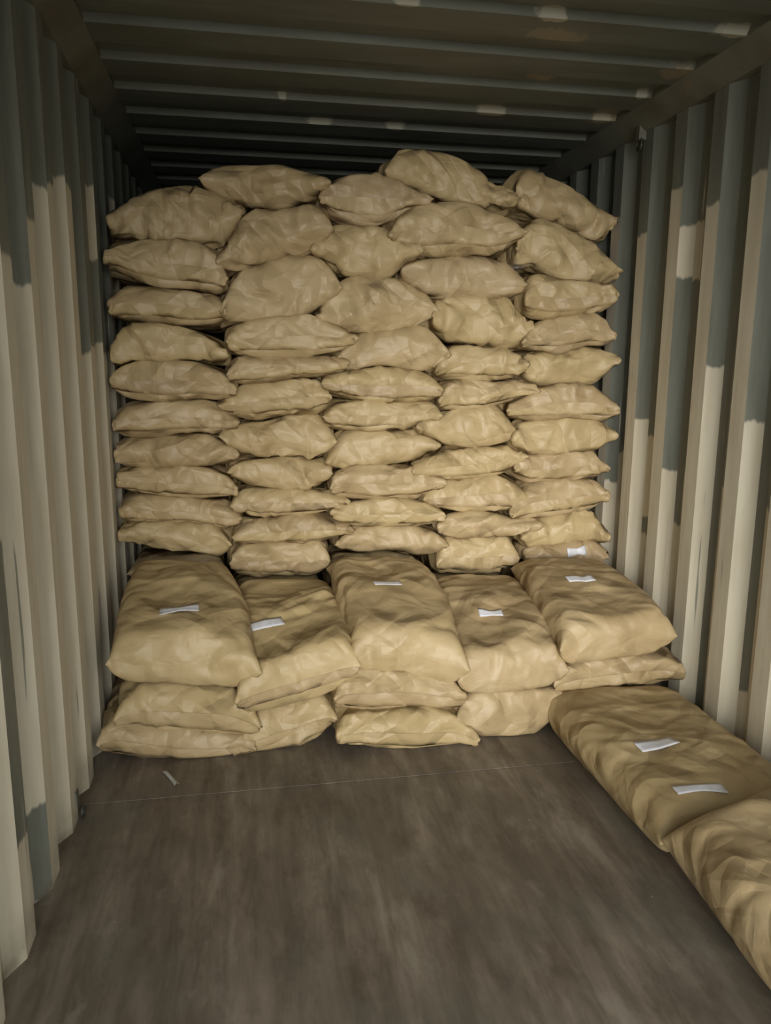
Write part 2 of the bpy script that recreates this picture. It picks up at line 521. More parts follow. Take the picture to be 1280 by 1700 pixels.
def normalised(var, flipx=False, flipy=False, flipz=False):
    """sack vertices with u across 0..1, v along 0..1 (0 = end facing the door), z in metres about the seam"""
    G = SACKS[var].copy()
    P = np.zeros((NVERT, 3))
    P[IDX[0].ravel()] = G[0].reshape(-1, 3)
    inner = np.ones((NU, NV), bool); inner[[0, -1]] = False; inner[:, [0, -1]] = False
    P[IDX[1][inner]] = G[1][inner]
    u = (P[:, 0]-P[:, 0].min())/(np.ptp(P[:, 0])); v = (P[:, 1]-P[:, 1].min())/(np.ptp(P[:, 1]))
    z = P[:, 2].copy()
    if flipx: u = 1-u
    if flipy: v = 1-v
    if flipz: z = z.max()+z.min()-z
    return u, v, z

def envelope(u, z, sel, nb=26):
    """top and bottom of the sack over u"""
    xs = (np.arange(nb)+0.5)/nb
    hi = np.full(nb, np.nan); lo = np.full(nb, np.nan)
    b = np.clip((u*nb).astype(int), 0, nb-1)
    for i in range(nb):
        s_ = sel & (b == i)
        if s_.any(): hi[i] = z[s_].max(); lo[i] = z[s_].min()
    ok = ~np.isnan(hi)
    hi = np.interp(xs, xs[ok], hi[ok]); lo = np.interp(xs, xs[ok], lo[ok])
    ker = np.array([.25, .5, .25])
    hi = np.convolve(np.pad(hi, 1, 'edge'), ker, 'valid'); lo = np.convolve(np.pad(lo, 1, 'edge'), ker, 'valid')
    gap = np.maximum(0.034-(hi-lo), 0)/2
    return np.interp(u, xs, hi+gap), np.interp(u, xs, lo-gap)

def smooth_curve(x, px, pz):
    xs = np.linspace(px[0], px[-1], 81)
    zs = np.interp(xs, px, pz)
    ker = np.ones(9)/9
    zs2 = np.convolve(np.pad(zs, 4, 'edge'), ker, 'valid')
    return np.interp(x, xs, zs2)

GFA = np.array(GF)
def vert_normals(P, flip):
    q = P[GFA]
    fn = np.cross(q[:, 2]-q[:, 0], q[:, 3]-q[:, 1])
    n_ = np.zeros_like(P)
    for a in range(4): np.add.at(n_, GFA[:, a], fn)
    n_ /= np.linalg.norm(n_, axis=1, keepdims=True)+1e-12
    return -n_ if flip else n_

def crease(P, flip, sel, count, rs, amp=(0.004, 0.010), width=(0.014, 0.035), length=(0.04, 0.12), long_dir=None):
    """sharp paper folds: tent-shaped ridges and valleys laid over the sheet"""
    N = vert_normals(P, flip)
    cand = np.nonzero(sel)[0]
    D = np.zeros(len(P))
    for _ in range(count):
        i = cand[rs.randint(len(cand))]
        nrm = N[i]
        t_ = rs.normal(size=3)
        if long_dir is not None and rs.rand() < 0.6: t_ = np.array(long_dir)+0.35*t_
        t_ -= nrm*(t_@nrm); t_ /= np.linalg.norm(t_)+1e-9
        b_ = np.cross(nrm, t_)
        d = P-P[i]
        w_ = rs.uniform(*width); L_ = rs.uniform(*length)
        along = d@t_; side = d@b_
        curve = side + 0.8*rs.uniform(-1, 1)*along*along/L_
        prof = np.maximum(0, 1-np.abs(curve)/w_)*np.exp(-(along/L_)**2)*np.exp(-((d@nrm)/0.08)**2)
        D += prof*rs.uniform(*amp)*(1 if rs.rand() < 0.55 else -1)
    return P + N*np.clip(D, -0.018, 0.018)[:, None]

def lumps(P, flip, rs, amp, scale):
    N = vert_normals(P, flip)
    D = np.zeros(len(P))
    for _ in range(6):
        k_ = rs.normal(size=3)*scale; D += np.sin(P@k_+rs.uniform(0, 6.28))
    return P + N*(D*amp/2.4)[:, None]

def make_sack(P, flip_faces, base, name='paper_sack', subsurf=False):
    faces = GF if not flip_faces else [q[::-1] for q in GF]
    o = mesh_obj(name, P, faces, MAT_KRAFT, None, True, base)
    if subsurf:
        s_ = o.modifiers.new('smooth', 'SUBSURF'); s_.levels = 1; s_.render_levels = 1
    return o

def flap(sack, P, flips, nflip, rows=3):
    """sewn end folded down flat on the end face of the sack"""
    N = vert_normals(P, nflip)
    lower = IDX[1] if not flips[2] else IDX[0]
    js = range(rows+1) if not flips[1] else range(NV-1, NV-2-rows, -1)
    grid = np.array([lower[2:NU-2, j] for j in js])
    n_ = grid.shape[1]
    outer, inner_ = [], []
    for r_, g in enumerate(grid):
        lift = 0.0045 if r_ else 0.0025
        outer.append(P[g]+N[g]*lift); inner_.append(P[g]-N[g]*0.002)
    A = np.concatenate(outer+inner_)
    R = rows+1
    f = []
    for r_ in range(rows):
        for i in range(n_-1):
            f.append((r_*n_+i, r_*n_+i+1, (r_+1)*n_+i+1, (r_+1)*n_+i))
    for i in range(n_-1):
        a_ = rows*n_+i
        f.append((a_, a_+1, R*n_+a_+1, R*n_+a_))
    return mesh_obj('sewn_flap', A, f, MAT_KRAFT, sack, True, tuple(sack.location))

PROFILES = {
 '1.1': (3.550,(0.036,2.038),[(0.059,2.098),(0.146,2.152),(0.305,2.185),(0.416,2.194),(0.514,2.148)],(0.596,2.103),[(0.052,1.981),(0.173,1.966),(0.321,1.971),(0.433,1.962),(0.509,1.977),(0.569,2.048)]),
 '1.2': (3.508,(0.022,1.888),[(0.045,1.944),(0.178,1.965),(0.324,1.965),(0.446,1.949),(0.495,1.897)],(0.507,1.804),[(0.04,1.855),(0.11,1.813),(0.217,1.78),(0.315,1.762),(0.44,1.753),(0.49,1.759)]),
 '1.3': (3.517,(0.032,1.698),[(0.082,1.77),(0.168,1.782),(0.315,1.765),(0.439,1.756),(0.489,1.737)],(0.505,1.674),[(0.063,1.649),(0.185,1.631),(0.309,1.616),(0.435,1.623)]),
 '1.4': (3.510,(0.024,1.492),[(0.048,1.579),(0.099,1.617),(0.198,1.626),(0.309,1.61),(0.433,1.572),(0.488,1.526)],(0.505,1.491),[(0.033,1.446),(0.128,1.465),(0.253,1.473),(0.379,1.462),(0.46,1.46)]),
 '1.5': (3.507,(0.023,1.386),[(0.033,1.429),(0.128,1.46),(0.253,1.473),(0.379,1.462),(0.48,1.424)],(0.54,1.346),[(0.035,1.335),(0.108,1.312),(0.246,1.302),(0.373,1.314),(0.463,1.307)]),
 '1.6': (3.517,(0.013,1.196),[(0.023,1.237),(0.055,1.281),(0.144,1.296),(0.27,1.304),(0.398,1.298),(0.487,1.251)],(0.536,1.208),[(0.024,1.154),(0.162,1.147),(0.289,1.152),(0.419,1.156),(0.485,1.174)]),
 '1.7': (3.533,(0.009,1.061),[(0.024,1.118),(0.071,1.136),(0.211,1.148),(0.392,1.155),(0.475,1.122)],(0.537,1.064),[(0.026,1.01),(0.153,1.0),(0.282,1.003),(0.413,1.006),(0.487,1.016)]),
 '1.8': (3.529,(0.013,0.955),[(0.038,0.992),(0.128,1.001),(0.283,1.006),(0.413,1.007),(0.504,0.956)],(0.532,0.898),[(0.029,0.919),(0.059,0.897),(0.199,0.872),(0.355,0.855),(0.483,0.866)]),
 '1.9': (3.528,(0.016,0.812),[(0.031,0.866),(0.096,0.88),(0.251,0.871),(0.382,0.855),(0.466,0.833)],(0.537,0.778),[(0.021,0.763),(0.142,0.757),(0.299,0.755),(0.404,0.735),(0.489,0.721)]),
 '1.10': (3.512,(0.01,0.707),[(0.028,0.755),(0.144,0.763),(0.3,0.761),(0.405,0.744),(0.47,0.706)],(0.493,0.654),[(0.024,0.679),(0.112,0.648),(0.242,0.632),(0.347,0.612),(0.445,0.591)]),
 '2.1': (3.560,(0.414,2.216),[(0.438,2.262),(0.486,2.283),(0.606,2.294),(0.758,2.297),(0.835,2.283),(0.928,2.266)],(0.957,2.228),[(0.452,2.181),(0.527,2.153),(0.602,2.127),(0.73,2.125),(0.833,2.146),(0.912,2.191)]),
 '2.2': (3.513,(0.471,1.878),[(0.509,1.952),(0.574,2.042),(0.651,2.098),(0.753,2.122),(0.881,2.134),(0.946,2.105)],(0.961,2.024),[(0.531,1.862),(0.595,1.879),(0.647,1.902),(0.724,1.915),(0.827,1.923),(0.906,1.955)]),
 '2.3': (3.510,(0.477,1.668),[(0.495,1.749),(0.53,1.824),(0.595,1.876),(0.698,1.911),(0.879,1.924),(0.957,1.891)],(0.996,1.785),[(0.525,1.636),(0.666,1.649),(0.823,1.667),(0.882,1.691),(0.956,1.733)]),
 '2.4': (3.508,(0.499,1.557),[(0.524,1.611),(0.589,1.645),(0.693,1.659),(0.85,1.677),(0.942,1.651),(1.022,1.618)],(1.063,1.574),[(0.534,1.506),(0.689,1.495),(0.874,1.497),(0.982,1.508),(1.036,1.535)]),
 '2.5': (3.511,(0.497,1.413),[(0.527,1.457),(0.559,1.491),(0.689,1.498),(0.875,1.499),(0.968,1.5)],(1.028,1.469),[(0.543,1.374),(0.634,1.375),(0.767,1.388),(0.9,1.405),(0.982,1.426)]),
 '2.6': (3.533,(0.454,1.282),[(0.502,1.313),(0.555,1.361),(0.661,1.377),(0.795,1.39),(0.902,1.393),(0.943,1.359)],(0.959,1.308),[(0.526,1.231),(0.604,1.215),(0.711,1.222),(0.846,1.23),(0.915,1.243)]),
 '2.7': (3.530,(0.455,1.149),[(0.471,1.178),(0.551,1.196),(0.63,1.196),(0.711,1.212),(0.765,1.227),(0.873,1.23),(0.941,1.197)],(0.974,1.114),[(0.474,1.106),(0.547,1.07),(0.654,1.055),(0.762,1.048),(0.871,1.035),(0.94,1.062)]),
 '2.8': (3.529,(0.489,0.986),[(0.506,1.024),(0.573,1.042),(0.681,1.038),(0.762,1.045),(0.899,1.038),(0.94,1.026)],(0.956,0.97),[(0.531,0.942),(0.597,0.91),(0.705,0.897),(0.842,0.894),(0.912,0.918)]),
 '2.9': (3.529,(0.501,0.832),[(0.529,0.881),(0.57,0.903),(0.678,0.903),(0.87,0.893),(0.939,0.875)],(1.029,0.839),[(0.526,0.795),(0.621,0.773),(0.758,0.772),(0.896,0.783),(0.967,0.801)]),
 '2.10': (3.511,(0.497,0.691),[(0.517,0.727),(0.566,0.759),(0.647,0.776),(0.812,0.78),(0.922,0.765),(0.992,0.738)],(1.049,0.71),[(0.523,0.651),(0.617,0.642),(0.754,0.637),(0.894,0.644),(0.964,0.664)]),
 '2.11': (3.514,(0.485,0.569),[(0.503,0.62),(0.536,0.647),(0.645,0.646),(0.81,0.646),(0.916,0.642)],(0.938,0.566),[(0.5,0.517),(0.586,0.496),(0.752,0.475),(0.864,0.476),(0.927,0.511)]),
 '3.1': (3.560,(0.909,2.167),[(0.931,2.212),(0.978,2.253),(1.07,2.275),(1.15,2.276),(1.23,2.273),(1.339,2.23)],(1.406,2.177),[(0.938,2.128),(0.977,2.09),(1.07,2.071),(1.178,2.069),(1.232,2.082),(1.313,2.133)]),
 '3.2': (3.527,(0.875,1.943),[(0.92,2.007),(0.965,2.056),(1.066,2.067),(1.172,2.069),(1.226,2.051),(1.281,2.004)],(1.361,1.958),[(0.933,1.905),(0.999,1.866),(1.066,1.848),(1.173,1.85),(1.228,1.867),(1.295,1.918)]),
 '3.3': (3.531,(0.897,1.662),[(0.926,1.727),(0.986,1.802),(1.066,1.843),(1.174,1.853),(1.256,1.845),(1.339,1.803),(1.409,1.765)],(1.433,1.697),[(0.918,1.615),(0.985,1.595),(1.066,1.591),(1.203,1.603),(1.314,1.618),(1.383,1.649)]),
 '3.4': (3.531,(0.971,1.474),[(1.025,1.532),(1.072,1.599),(1.203,1.611),(1.314,1.637),(1.398,1.635),(1.455,1.585)],(1.494,1.505),[(1.011,1.442),(1.094,1.437),(1.232,1.438),(1.344,1.439),(1.435,1.428)]),
 '3.5': (3.508,(0.908,1.383),[(0.941,1.421),(1.022,1.44),(1.2,1.443),(1.339,1.441),(1.43,1.412)],(1.462,1.347),[(0.927,1.341),(0.981,1.317),(1.118,1.295),(1.257,1.284),(1.426,1.292)]),
 '3.6': (3.523,(0.914,1.23),[(0.941,1.262),(0.982,1.295),(1.12,1.3),(1.26,1.289),(1.436,1.286)],(1.457,1.23),[(0.941,1.189),(0.982,1.172),(1.149,1.165),(1.29,1.17),(1.38,1.197)]),
 '3.7': (3.525,(0.931,1.018),[(0.968,1.101),(1.01,1.155),(1.149,1.168),(1.347,1.167),(1.419,1.135)],(1.455,1.095),[(0.967,0.993),(1.093,0.996),(1.235,1.002),(1.349,1.026),(1.421,1.056)]),
 '3.8': (3.520,(0.944,0.902),[(0.961,0.957),(1.036,0.998),(1.177,1.004),(1.349,0.984),(1.459,0.948)],(1.498,0.913),[(0.96,0.865),(1.064,0.848),(1.207,0.836),(1.351,0.841),(1.438,0.871)]),
 '3.9': (3.510,(0.948,0.79),[(0.965,0.824),(1.035,0.842),(1.176,0.844),(1.32,0.841),(1.422,0.815)],(1.487,0.758),[(0.978,0.744),(1.063,0.722),(1.206,0.711),(1.35,0.71),(1.438,0.728)]),
 '3.10': (3.519,(0.968,0.642),[(1.007,0.672),(1.064,0.714),(1.207,0.718),(1.352,0.714),(1.441,0.676)],(1.505,0.618),[(0.979,0.607),(1.093,0.594),(1.237,0.595),(1.354,0.576),(1.458,0.572)]),
 '4.1': (3.600,(1.205,2.293),[(1.224,2.334),(1.264,2.378),(1.373,2.414),(1.469,2.404),(1.553,2.375),(1.639,2.333),(1.726,2.273),(1.784,2.242)],(1.82,2.207),[(1.252,2.252),(1.348,2.226),(1.445,2.204),(1.6,2.188),(1.758,2.168)]),
 '4.2': (3.533,(1.214,2.018),[(1.227,2.064),(1.267,2.111),(1.361,2.163),(1.498,2.181),(1.609,2.17),(1.752,2.125),(1.816,2.086)],(1.843,2.053),[(1.255,1.964),(1.365,1.944),(1.504,1.938),(1.673,1.945),(1.757,1.979),(1.813,2.015)]),
 '4.3': (3.531,(1.267,1.864),[(1.283,1.91),(1.337,1.938),(1.503,1.945),(1.672,1.95),(1.782,1.912)],(1.855,1.823),[(1.297,1.82),(1.339,1.795),(1.437,1.763),(1.65,1.755),(1.808,1.766)]),
 '4.4': (3.521,(1.409,1.664),[(1.427,1.752),(1.533,1.765),(1.703,1.768),(1.79,1.754),(1.865,1.699),(1.896,1.659)],(1.926,1.597),[(1.438,1.617),(1.509,1.578),(1.624,1.566),(1.74,1.548),(1.872,1.552)]),
 '4.5': (3.514,(1.428,1.434),[(1.466,1.499),(1.508,1.545),(1.622,1.56),(1.737,1.553),(1.832,1.524)],(1.864,1.467),[(1.469,1.399),(1.569,1.391),(1.714,1.386),(1.831,1.405)]),
 '4.6': (3.532,(1.452,1.296),[(1.469,1.34),(1.502,1.387),(1.661,1.399),(1.808,1.399),(1.898,1.377)],(1.927,1.341),[(1.476,1.26),(1.578,1.254),(1.724,1.276),(1.841,1.307)]),
 '4.7': (3.522,(1.349,1.178),[(1.389,1.2),(1.445,1.233),(1.546,1.26),(1.72,1.285),(1.781,1.246)],(1.845,1.129),[(1.404,1.141),(1.477,1.098),(1.565,1.077),(1.668,1.085),(1.792,1.098)]),
 '4.8': (3.531,(1.328,0.975),[(1.394,1.019),(1.495,1.057),(1.612,1.079),(1.79,1.082),(1.842,1.067)],(1.889,1.038),[(1.366,0.937),(1.498,0.926),(1.646,0.929),(1.765,0.941),(1.84,0.975)]),
 '4.9': (3.530,(1.382,0.839),[(1.469,0.906),(1.557,0.928),(1.735,0.947),(1.826,0.914),(1.883,0.868)],(1.897,0.821),[(1.427,0.803),(1.501,0.775),(1.651,0.762),(1.771,0.768),(1.847,0.774)]),
 '4.10': (3.520,(1.452,0.708),[(1.485,0.73),(1.528,0.764),(1.647,0.773),(1.738,0.761),(1.824,0.726)],(1.964,0.698),[(1.486,0.666),(1.561,0.642),(1.712,0.637),(1.833,0.645),(1.909,0.67)]),
 '4.11': (3.517,(1.45,0.516),[(1.472,0.605),(1.515,0.648),(1.65,0.652),(1.827,0.637)],(1.861,0.539),[(1.483,0.476),(1.595,0.453),(1.748,0.453),(1.839,0.473)]),
 '5.1': (3.600,(1.801,2.251),[(1.831,2.304),(1.872,2.36),(1.955,2.325),(2.059,2.294),(2.144,2.253),(2.212,2.21),(2.275,2.181)],(2.309,2.125),[(1.83,2.174),(1.914,2.137),(2.038,2.131),(2.13,2.084),(2.223,2.047),(2.288,2.065)]),
 '5.2': (3.550,(1.798,1.973),[(1.81,2.026),(1.851,2.087),(1.944,2.127),(2.048,2.1),(2.139,2.05),(2.232,2.005),(2.288,1.969)],(2.324,1.896),[(1.828,1.926),(1.911,1.899),(2.001,1.874),(2.121,1.85),(2.257,1.848)]),
 '5.3': (3.510,(1.841,1.757),[(1.856,1.827),(1.897,1.867),(2.014,1.862),(2.133,1.852),(2.252,1.85)],(2.284,1.788),[(1.876,1.685),(1.965,1.676),(2.082,1.691),(2.201,1.707),(2.266,1.727)]),
 '5.4': (3.514,(1.831,1.56),[(1.88,1.628),(1.967,1.673),(2.084,1.694),(2.188,1.707),(2.251,1.667)],(2.292,1.601),[(1.885,1.533),(2.004,1.52),(2.123,1.538),(2.258,1.556)]),
 '5.5': (3.529,(1.858,1.458),[(1.871,1.503),(1.92,1.522),(2.039,1.532),(2.19,1.55),(2.282,1.543)],(2.328,1.492),[(1.882,1.391),(1.958,1.364),(2.079,1.364),(2.231,1.378),(2.29,1.418)]),
 '5.6': (3.506,(1.769,1.255),[(1.803,1.291),(1.861,1.317),(1.919,1.359),(2.068,1.373),(2.205,1.376),(2.269,1.334)],(2.333,1.256),[(1.821,1.221),(1.926,1.204),(2.077,1.203),(2.268,1.207)]),
 '5.7': (3.506,(1.804,1.116),[(1.831,1.184),(1.896,1.209),(2.047,1.209),(2.231,1.205),(2.3,1.187)],(2.332,1.129),[(1.842,1.07),(1.933,1.043),(2.055,1.041),(2.24,1.059)]),
 '5.8': (3.524,(1.821,0.985),[(1.85,1.031),(1.94,1.044),(2.062,1.048),(2.232,1.058),(2.275,1.028)],(2.301,0.968),[(1.86,0.929),(1.916,0.904),(2.07,0.904),(2.241,0.915)]),
 '5.9': (3.513,(1.811,0.761),[(1.86,0.839),(1.888,0.889),(1.942,0.908),(2.065,0.914),(2.22,0.917),(2.285,0.892)],(2.304,0.832),[(1.858,0.73),(1.981,0.738),(2.104,0.756),(2.245,0.773)]),
 '5.10': (3.521,(1.87,0.65),[(1.924,0.684),(2.0,0.73),(2.076,0.752),(2.17,0.768),(2.266,0.747),(2.311,0.685)],(2.334,0.623),[(1.929,0.588),(2.054,0.58),(2.148,0.595),(2.259,0.604),(2.314,0.587)]),
 '5.11': (3.519,(1.893,0.547),[(1.944,0.582),(2.068,0.599),(2.178,0.613),(2.28,0.613)],(2.329,0.543),[(1.947,0.508),(2.09,0.484),(2.219,0.454),(2.308,0.46)]),
 'f1.2': (2.800,(0.072,0.179),[(0.102,0.241),(0.147,0.28),(0.309,0.29),(0.462,0.275),(0.56,0.203)],(0.596,0.114),[(0.118,0.133),(0.301,0.096),(0.455,0.064),(0.563,0.052)]),
 'f1.3': (2.790,(0.011,0.098),[(0.029,0.152),(0.09,0.178),(0.216,0.13),(0.368,0.103),(0.523,0.075)],(0.578,0.031),[(0.03,0.049),(0.124,0.016),(0.275,-0.012),(0.408,-0.016),(0.521,0.001)]),
 'f2.2': (2.800,(0.489,0.016),[(0.511,0.066),(0.592,0.144),(0.707,0.197),(0.846,0.204)],(0.885,0.121),[(0.509,-0.023),(0.588,-0.03),(0.704,-0.02),(0.833,0.025)]),
 'f3.2': (2.770,(0.875,0.217),[(0.889,0.27),(0.959,0.307),(1.076,0.314),(1.218,0.297),(1.34,0.257)],(1.388,0.181),[(0.889,0.175),(1.029,0.139),(1.221,0.12),(1.348,0.12)]),
 'f3.3': (2.730,(0.884,0.095),[(0.907,0.148),(0.976,0.167),(1.164,0.157),(1.332,0.14),(1.406,0.084)],(1.435,0.025),[(0.907,0.042),(1.023,0.012),(1.214,-0.007),(1.397,-0.015)]),
 'f4.2': (2.760,(1.353,0.094),[(1.376,0.161),(1.436,0.194),(1.585,0.199),(1.711,0.195),(1.789,0.174)],(1.843,0.124),[(1.392,0.027),(1.467,-0.003),(1.593,-0.013),(1.682,0.0),(1.757,0.052)]),
 'f5.2': (2.800,(1.763,0.2),[(1.789,0.25),(1.852,0.288),(2.008,0.304),(2.167,0.302),(2.272,0.282)],(2.357,0.213),[(1.794,0.146),(1.886,0.139),(2.044,0.154),(2.205,0.162),(2.319,0.173)]),
}


ORD = ['topmost', 'second', 'third', 'fourth', 'fifth', 'sixth', 'seventh', 'eighth', 'ninth', 'tenth', 'eleventh']
COLN = {'1': 'leftmost column', '2': 'second column from the left', '3': 'middle column', '4': 'fourth column from the left', '5': 'rightmost column'}
SPECIAL = {
 '1.1': 'crumpled brown paper sack topmost in the leftmost column of the tall stack',
 '2.1': 'plump pillow-shaped paper sack lying topmost on the second column from the left',
 '2.2': 'crumpled paper sack tilted up to the right, second down in the second column',
 '2.3': 'large smooth bulging paper sack third from the top in the second column',
 '4.1': 'tall peaked paper sack, the highest of the whole stack, under the roof',
 '5.1': 'creased paper sack with a pointed corner topmost in the rightmost column',
 '5.11': 'paper sack with a white tag lowest visible in the rightmost column',
}
FLAPS = ('1.2', '1.3', '1.5', '1.6', '1.8', '1.9', '2.4', '2.5', '2.6', '2.9', '2.10', '2.11', '3.1', '3.5', '3.6', '3.8', '3.9', '4.2', '4.5', '4.6', '4.8', '4.9', '4.11', '5.3', '5.4', '5.6', '5.8', '5.9', 'f1.2', 'f1.3', 'f2.2', 'f3.2', 'f3.3', 'f5.2')
CRUMPLED = {'1.1': 2.2, '2.2': 2.0, '4.4': 1.6, '5.2': 1.3, '5.1': 1.6, '4.7': 1.4, '2.7': 1.5, '5.10': 1.4, '3.2': 1.4, '4.1': 1.3}
LOWEST = {'1': '1.10', '2': '2.11', '3': '3.10', '4': '4.11', '5': '5.11'}

def profile_sack(key, var, flips, rnd, depth=0.84, subsurf=False, puff=0.0):
    yref, lt, top, rtp, bot = PROFILES[key]
    u, v, z = normalised(var, *flips)
    et, eb = envelope(u, z, (v < 0.45))
    zn = (z-eb)/(et-eb)
    # corners: blunt where the sack is pressed to a side wall, pointed elsewhere
    bl = 0.3 if key[:2] == '1.' else 0.7
    br = 0.3 if key[:2] == '5.' else 0.7
    ub = 0.11
    ul = np.where(u < ub, u*bl, u-ub*(1-bl))
    un = np.where(u > 1-ub, (1-ub)-ub*(1-bl)+(u-(1-ub))*br, ul)
    un = un/(1-ub*(1-bl)-ub*(1-br))
    X = lt[0]-.008 + un*(rtp[0]-lt[0]+.016)
    tx = [lt[0]]+[p[0] for p in top]+[rtp[0]]; tz = [lt[1]+.020]+[p[1] for p in top]+[rtp[1]+.020]
    bx = [lt[0]]+[p[0] for p in bot]+[rtp[0]]; bz = [lt[1]-.020]+[p[1] for p in bot]+[rtp[1]-.020]
    T = smooth_curve(X, tx, tz); B = smooth_curve(X, bx, bz)
    T = np.maximum(T, B+0.03)
    # behind the pointed corners the filled body is squarer and meets its neighbours
    sm = np.clip((v-0.10)/0.18, 0, 1); sm = sm*sm*(3-2*sm)
    tipn = np.clip(np.abs(u-0.5)/0.5, 0, 1)**3
    half = 0.5*(np.percentile(T, 60)-np.percentile(B, 40))
    add = np.clip(half*0.75-0.5*(T-B), 0, 1)*tipn*sm
    T = T+add; B = B-add
    X = X + (u-0.5)*0.05*sm
    # far from the visible end the sack settles to an ordinary pillow
    Z = B + (zn*1.09-0.045)*(T-B)
    # blunt, filled end: most of the height is reached within a few centimetres
    blunt = rnd.uniform(0.55, 0.95)
    vb = 0.13
    g = np.where(v < vb, v*blunt, vb*blunt + (v-vb)*(1-vb*blunt)/(1-vb))
    Y = yref - 0.045 + g*depth
    P = np.stack([X, Y, Z], 1)
    nflip = flips[0] ^ flips[1] ^ flips[2]
    rs = np.random.RandomState(rnd.randint(0, 10**6))
    P = lumps(P, nflip, rs, 0.0028, 16)
    cr = CRUMPLED.get(key, 1.0)
    P = crease(P, nflip, (v < 0.30), int(11*cr*rnd.uniform(.6, 1.4)), rs, (0.005*cr, 0.013*cr), (0.012, 0.032), (0.05, 0.20))
    P = crease(P, nflip, (v < 0.16) & ((u < 0.25) | (u > 0.75)), 8, rs, (0.004, 0.010), (0.010, 0.02), (0.03, 0.07), (1, 0, 0))
    P[:, 2] = np.maximum(P[:, 2], 0.004)
    P[:, 0] = np.clip(P[:, 0], 0.006, W-0.006)
    base = (float((lt[0]+rtp[0])/2), float(yref+0.3), float(P[:, 2].min()))
    o = make_sack(P, nflip, base, subsurf=subsurf)
    if key in FLAPS: flap(o, P, flips, nflip)
    return o, P

def tag_thing(o, label, cat, group=None):
    o['label'] = label; o['category'] = cat
    if group: o['group'] = group

rnd = random.Random(3)
made = {}
for i, key in enumerate(PROFILES):
    c, k = key.split('.')
    flips = (rnd.random() < .5, rnd.random() < .5, rnd.random() < .5)
    o, P = profile_sack(key, i % NVAR, flips, rnd, subsurf=False)
    made[key] = (o, P)
    if c[0] != 'f':
        lab = SPECIAL.get(key) or 'brown paper sack %s from the top in the %s, tall stack' % (ORD[int(k)-1], COLN[c])
        tag_thing(o, lab, 'sack', 'sacks of the tall stack')

FRONT_LABELS = {
 'f1.2': 'brown paper sack in the middle of the leftmost front pile, under the tagged one',
 'f1.3': 'flat brown paper sack on the floor at the bottom of the leftmost front pile',
 'f2.2': 'brown paper sack on the floor at the bottom of the second front pile',
 'f3.2': 'brown paper sack with a straight end seam, middle of the central front pile',
 'f3.3': 'long flat paper sack on the floor at the bottom of the central front pile',
 'f4.2': 'brown paper sack on the floor under the tagged sack of the fourth pile',
 'f5.2': 'flat brown paper sack squeezed between the right front pile top and floor row',
}
for k, lab in FRONT_LABELS.items():
    tag_thing(made[k][0], lab, 'sack', 'sacks of the front row')

# buried lower layers that carry the tall stack
COLX = {'1': (0.02, 0.47), '2': (0.47, 0.93), '3': (0.93, 1.40), '4': (1.40, 1.86), '5': (1.86, 2.32)}
for c, key in LOWEST.items():
    ztop = min(p[1] for p in PROFILES[key][4])
    nl = max(1, round(ztop/0.155))
    for l_ in range(nl):
        u, v, z = normalised((l_+int(c)) % NVAR)
        zz = (z-z.min())/np.ptp(z)
        xa, xb = COLX[c]
        P = np.stack([xa+u*(xb-xa), 3.56+v*0.8, l_*ztop/nl + 0.004 + zz*(ztop/nl-0.004)], 1)
        o = make_sack(P, False, ((xa+xb)/2, 3.9, l_*ztop/nl + 0.004))
        tag_thing(o, 'brown paper sack buried at the foot of the tall stack behind the front row', 'sack', 'buried sacks at the foot of the tall stack')

# ---------------------------------------------------------------- lying sacks: four corner tips and a thickness
def lying_sack(var, flips, FL, FR, BL, BR, thick, rnd, arch=0.0, neck=0.0, subsurf=True, crumple=0.006, pinch=0.0, flap_on=False, blunt=0.75):
    u, v, z = normalised(var, *flips)
    zc = (z-z.min())/np.ptp(z)-0.5
    FL, FR, BL, BR = (np.array(p) for p in (FL, FR, BL, BR))
    v0 = v
    v = np.where(v0 < .12, v0*blunt, .12*blunt+(v0-.12)*(1-.12*blunt)/.88)
    uu = u[:, None]; vv = v[:, None]
    un = 0.5+(uu-0.5)*(1-neck*np.clip((vv-0.62)/0.38, 0, 1)**1.3)
    P = (FL*(1-un)+FR*un)*(1-vv) + (BL*(1-un)+BR*un)*vv
    P[:, 2] += zc*thick*(1-pinch*np.clip((v-0.6)/0.4, 0, 1)) + arch*np.sin(np.pi*v)
    P[:, 0] += (u-0.5)*0.055*np.sin(np.pi*np.clip(v*1.05, 0, 1))
    nflip = flips[0] ^ flips[1] ^ flips[2]
    rs = np.random.RandomState(rnd.randint(0, 10**6))
    P = lumps(P, nflip, rs, 0.004, 9)
    k_ = crumple/0.006
    # cross folds towards the far end, where the paper is slack, and short ones at the near end
    P = crease(P, nflip, (v > 0.42) & (zc > 0), int(9*k_), rs, (0.005, 0.012), (0.012, 0.03), (0.12, 0.36), (1, 0.1, 0))
    P = crease(P, nflip, (v < 0.42) & (zc > -0.3), int(4*k_), rs, (0.003, 0.008), (0.012, 0.03), (0.08, 0.2))
    P = crease(P, nflip, (v < 0.16), 10, rs, (0.004, 0.010), (0.012, 0.028), (0.05, 0.14))
    P[:, 2] = np.maximum(P[:, 2], 0.004)
    P[:, 0] = np.clip(P[:, 0], 0.006, W-0.006)
    base = (float(P[:, 0].mean()), float(P[:, 1].mean()), float(P[:, 2].min()))
    o = make_sack(P, nflip, base, subsurf=subsurf)
    o.data.materials[0] = MAT_KRAFT_TAUT
    if flap_on: flap(o, P, flips, nflip, 2)
    return o

